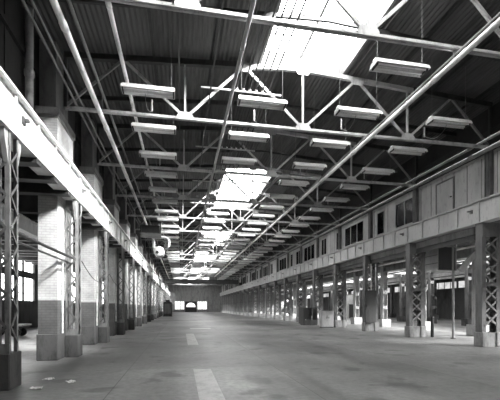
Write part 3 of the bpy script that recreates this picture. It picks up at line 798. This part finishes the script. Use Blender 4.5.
for ri, x in enumerate(ROWX):
    proto = make_fixture(x, YF, ZF)
    simple = None
    start = -1 if ri == 2 else 0
    cnt = 0; cords = []
    for j in range(start, 41):
        y = YF + DY * j
        if y > 113: break
        if ri == 1 and j in (3, 4, 5): continue   # lamps missing under the second skylight
        if j == start: r = proto
        elif j < start + 12: r = copy_tree(proto)
        else:
            if simple is None:
                o = Vector((x, YF, ZF)); mb = MB(o)
                x0, x1 = x - .83, x + .83
                ref = [(YF - .07, ZF + .15), (YF - .16, ZF + .075), (YF - .23, ZF - .06), (YF + .23, ZF - .06), (YF + .16, ZF + .075), (YF + .07, ZF + .15)]
                mb.prism(ref, x0, x1, 'X')
                for xa in (x0 + .12, x1 - .12): mb.tube([(xa, YF, ZF + .15), (xa, YF, zroof(xa) - .02)], .007, 4)
                r = simple = mb.build('light_fixture', M['enamel'])
            else:
                r = simple.copy(); COL.objects.link(r)
            r['category'] = 'light fixture'
        r.location = (x, y, ZF)
        r['group'] = 'fluorescent fixtures in %s' % ROWN[ri]
        if cnt < 12: r['label'] = 'white fluorescent fixture, %s in %s' % (nearest(cnt), ROWN[ri])
        else: r['label'] = 'tiny far-off fluorescent fixture in %s' % ROWN[ri]
        if j in (0, 2, 4, 6): cords.append((j, y, r))
        cnt += 1
    for j, y, r in cords:   # power cord rising from the truss behind
        yt = YK(1 + j // 2) - .12
        pts = [(x - .1, y, ZF - .1), (x - .1, y + .15, ZF - .25), (x - .08, y + .5, ZF - .32), (x - .02, yt - .5, ZF - .2), (x, yt - .1, ZF + .05), (x, yt, ZF + .16)]
        MB((x, y, ZF)).tube(pts, .009, 6).build('power_cord', M['pipe_grey'], r, True)
        MB((x, y, ZF)).tube([(x, yt, ZF + .10), (x, yt, ZF + .5)], .03, 8).build('conduit_stub', M['white_steel'], r)

# ------------------------------------------------------------------ hanging equipment on the left, bridge crane far off
hb = thing('hanging_box', 'dark box slung under the roof beyond the left fixtures', 'box', (-2.45, 31, 7.75)); o = hb.location
MB(o).box(-3.2, -1.7, 30.3, 32, 7.62, 8.24).bevel(.02).build('body', M['black'], hb)
MB(o).box(-3.25, -1.6, 30.2, 32.1, 7.54, 7.62).build('platform', M['grey_steel'], hb)
for x in (-3.12, -1.62): MB(o).tube([(x, 30.25, 7.62), (x, 30.25, zroof(x) - .02)], .06 if x > -2 else .03, 8).build('hanger_pole', M['dark_steel'], hb)
MB(o).tube([(-3.2, 30.28, 8.85), (-1.6, 30.28, 8.85)], .02, 6).build('guard_rail', M['mid_steel'], hb)
uh = thing('unit_heater', 'white drum-shaped heater with looped duct hung beyond the dark box', 'heater', (-1.9, YK(5), 6.2)); o = uh.location
yh = YK(5)
MB(o).tube([(-1.9, yh - .75, 6.6), (-1.9, yh - .7, 6.6), (-1.9, yh + .6, 6.6), (-1.9, yh + .65, 6.6)], [.36, .44, .44, .36], 20).build('drum', M['wall_panel'], uh, True)
MB(o).tube([(-2.05, yh - .78, 6.5), (-2.05, yh - .75, 6.5)], .14, 14).build('fan_opening', M['black'], uh)
MB(o).tube([(-2.25, yh, 6.7), (-2.4, yh, 7.1), (-2.4, yh, 7.6), (-2.32, yh, 7.85), (-2.1, yh, 7.95), (-1.4, yh, 7.95), (-1.15, yh, 7.85), (-1.07, yh, 7.6), (-1.07, yh, 7.2), (-1.45, yh, 6.7)], .13, 12).build('duct', M['white_steel'], uh, True)
for x in (-2.25, -1.5): MB(o).tube([(x, yh, 6.85), (x, yh, ZCH - .08)], .02, 6).build('hanger', M['dark_steel'], uh)
cr = thing('bridge_crane', 'dark crane bridge spanning the far part of the hall', 'crane', (4.6, 79, 6.28)); o = cr.location
MB(o).box(-3.2, 12.3, 78.8, 79.4, 6.65, 7.5).box(-3.2, 12.3, 78.7, 79.5, 7.5, 7.56).build('bridge_girder', M['dark_steel'], cr)
for x0, x1 in ((-3.8, -3.1), (12.2, 12.9)): MB(o).box(x0, x1, 77.8, 80.4, 6.42, 6.95).build('end_truck', M['dark_steel'], cr)
for x in (-3.6, 12.7):
    for y in (78.2, 80): MB(o).tube([(x - .06, y, 6.46), (x + .06, y, 6.46)], .18, 14).build('wheel', M['black'], cr)
MB(o).box(6.0, 7.6, 78.6, 79.6, 7.56, 8.1).build('trolley', M['grey_steel'], cr)

# litter on the floor at lower left
for i, (x, y, lab) in enumerate(((-2.95, 8.3, 'white paper scrap on the floor at the lower left, nearest the edge'), (-3.05, 9.3, 'small paper scrap on the floor before the nearest lattice column'), (-2.45, 8.9, 'flat white paper scrap, rightmost of the lower left litter'))):
    mb = MB((x, y, 0)); bm = mb.bm
    rnd = random.Random(i + 20); n = 5
    g = [[bm.verts.new((.22 * (a / n - .5), .16 * (b / n - .5) + rnd.uniform(-.01, .01), .006 + rnd.uniform(0, .035))) for b in range(n + 1)] for a in range(n + 1)]
    for a in range(n):
        for b in range(n): bm.faces.new((g[a][b], g[a + 1][b], g[a + 1][b + 1], g[a][b + 1]))
    ob = mb.build('paper_scrap', M['paper']); ob.rotation_euler.z = i * 1.1
    sm = ob.modifiers.new('thickness', 'SOLIDIFY'); sm.thickness = .004
    tag(ob, lab, 'paper')

# ------------------------------------------------------------------ light
W = bpy.data.worlds.new('overcast sky'); S.world = W; W.use_nodes = True
nt = W.node_tree; nt.nodes.clear()
bg = nt.nodes.new('ShaderNodeBackground'); bg.inputs[0].default_value = (1, 1, 1, 1); bg.inputs[1].default_value = 1.0
wo = nt.nodes.new('ShaderNodeOutputWorld'); nt.links.new(bg.outputs[0], wo.inputs[0])
sl = bpy.data.lights.new('sun', 'SUN'); sl.energy = 90.0; sl.angle = math.radians(29)
so = bpy.data.objects.new('sun', sl); COL.objects.link(so); so.location = (20, -10, 30)
so.rotation_euler = Vector((-8.2, 4.8, -6.0)).to_track_quat('-Z', 'Y').to_euler()

# ------------------------------------------------------------------ render settings
S.view_settings.view_transform = 'Standard'; S.view_settings.look = 'None'
S.view_settings.exposure = 0.8; S.view_settings.gamma = 1.0; S.view_settings.use_curve_mapping = False
try:
    S.cycles.use_denoising = True; S.cycles.denoiser = 'OPENIMAGEDENOISE'
    S.cycles.max_bounces = 8; S.cycles.diffuse_bounces = 5; S.cycles.transparent_max_bounces = 12
    S.cycles.sample_clamp_indirect = 8.0
except Exception: pass
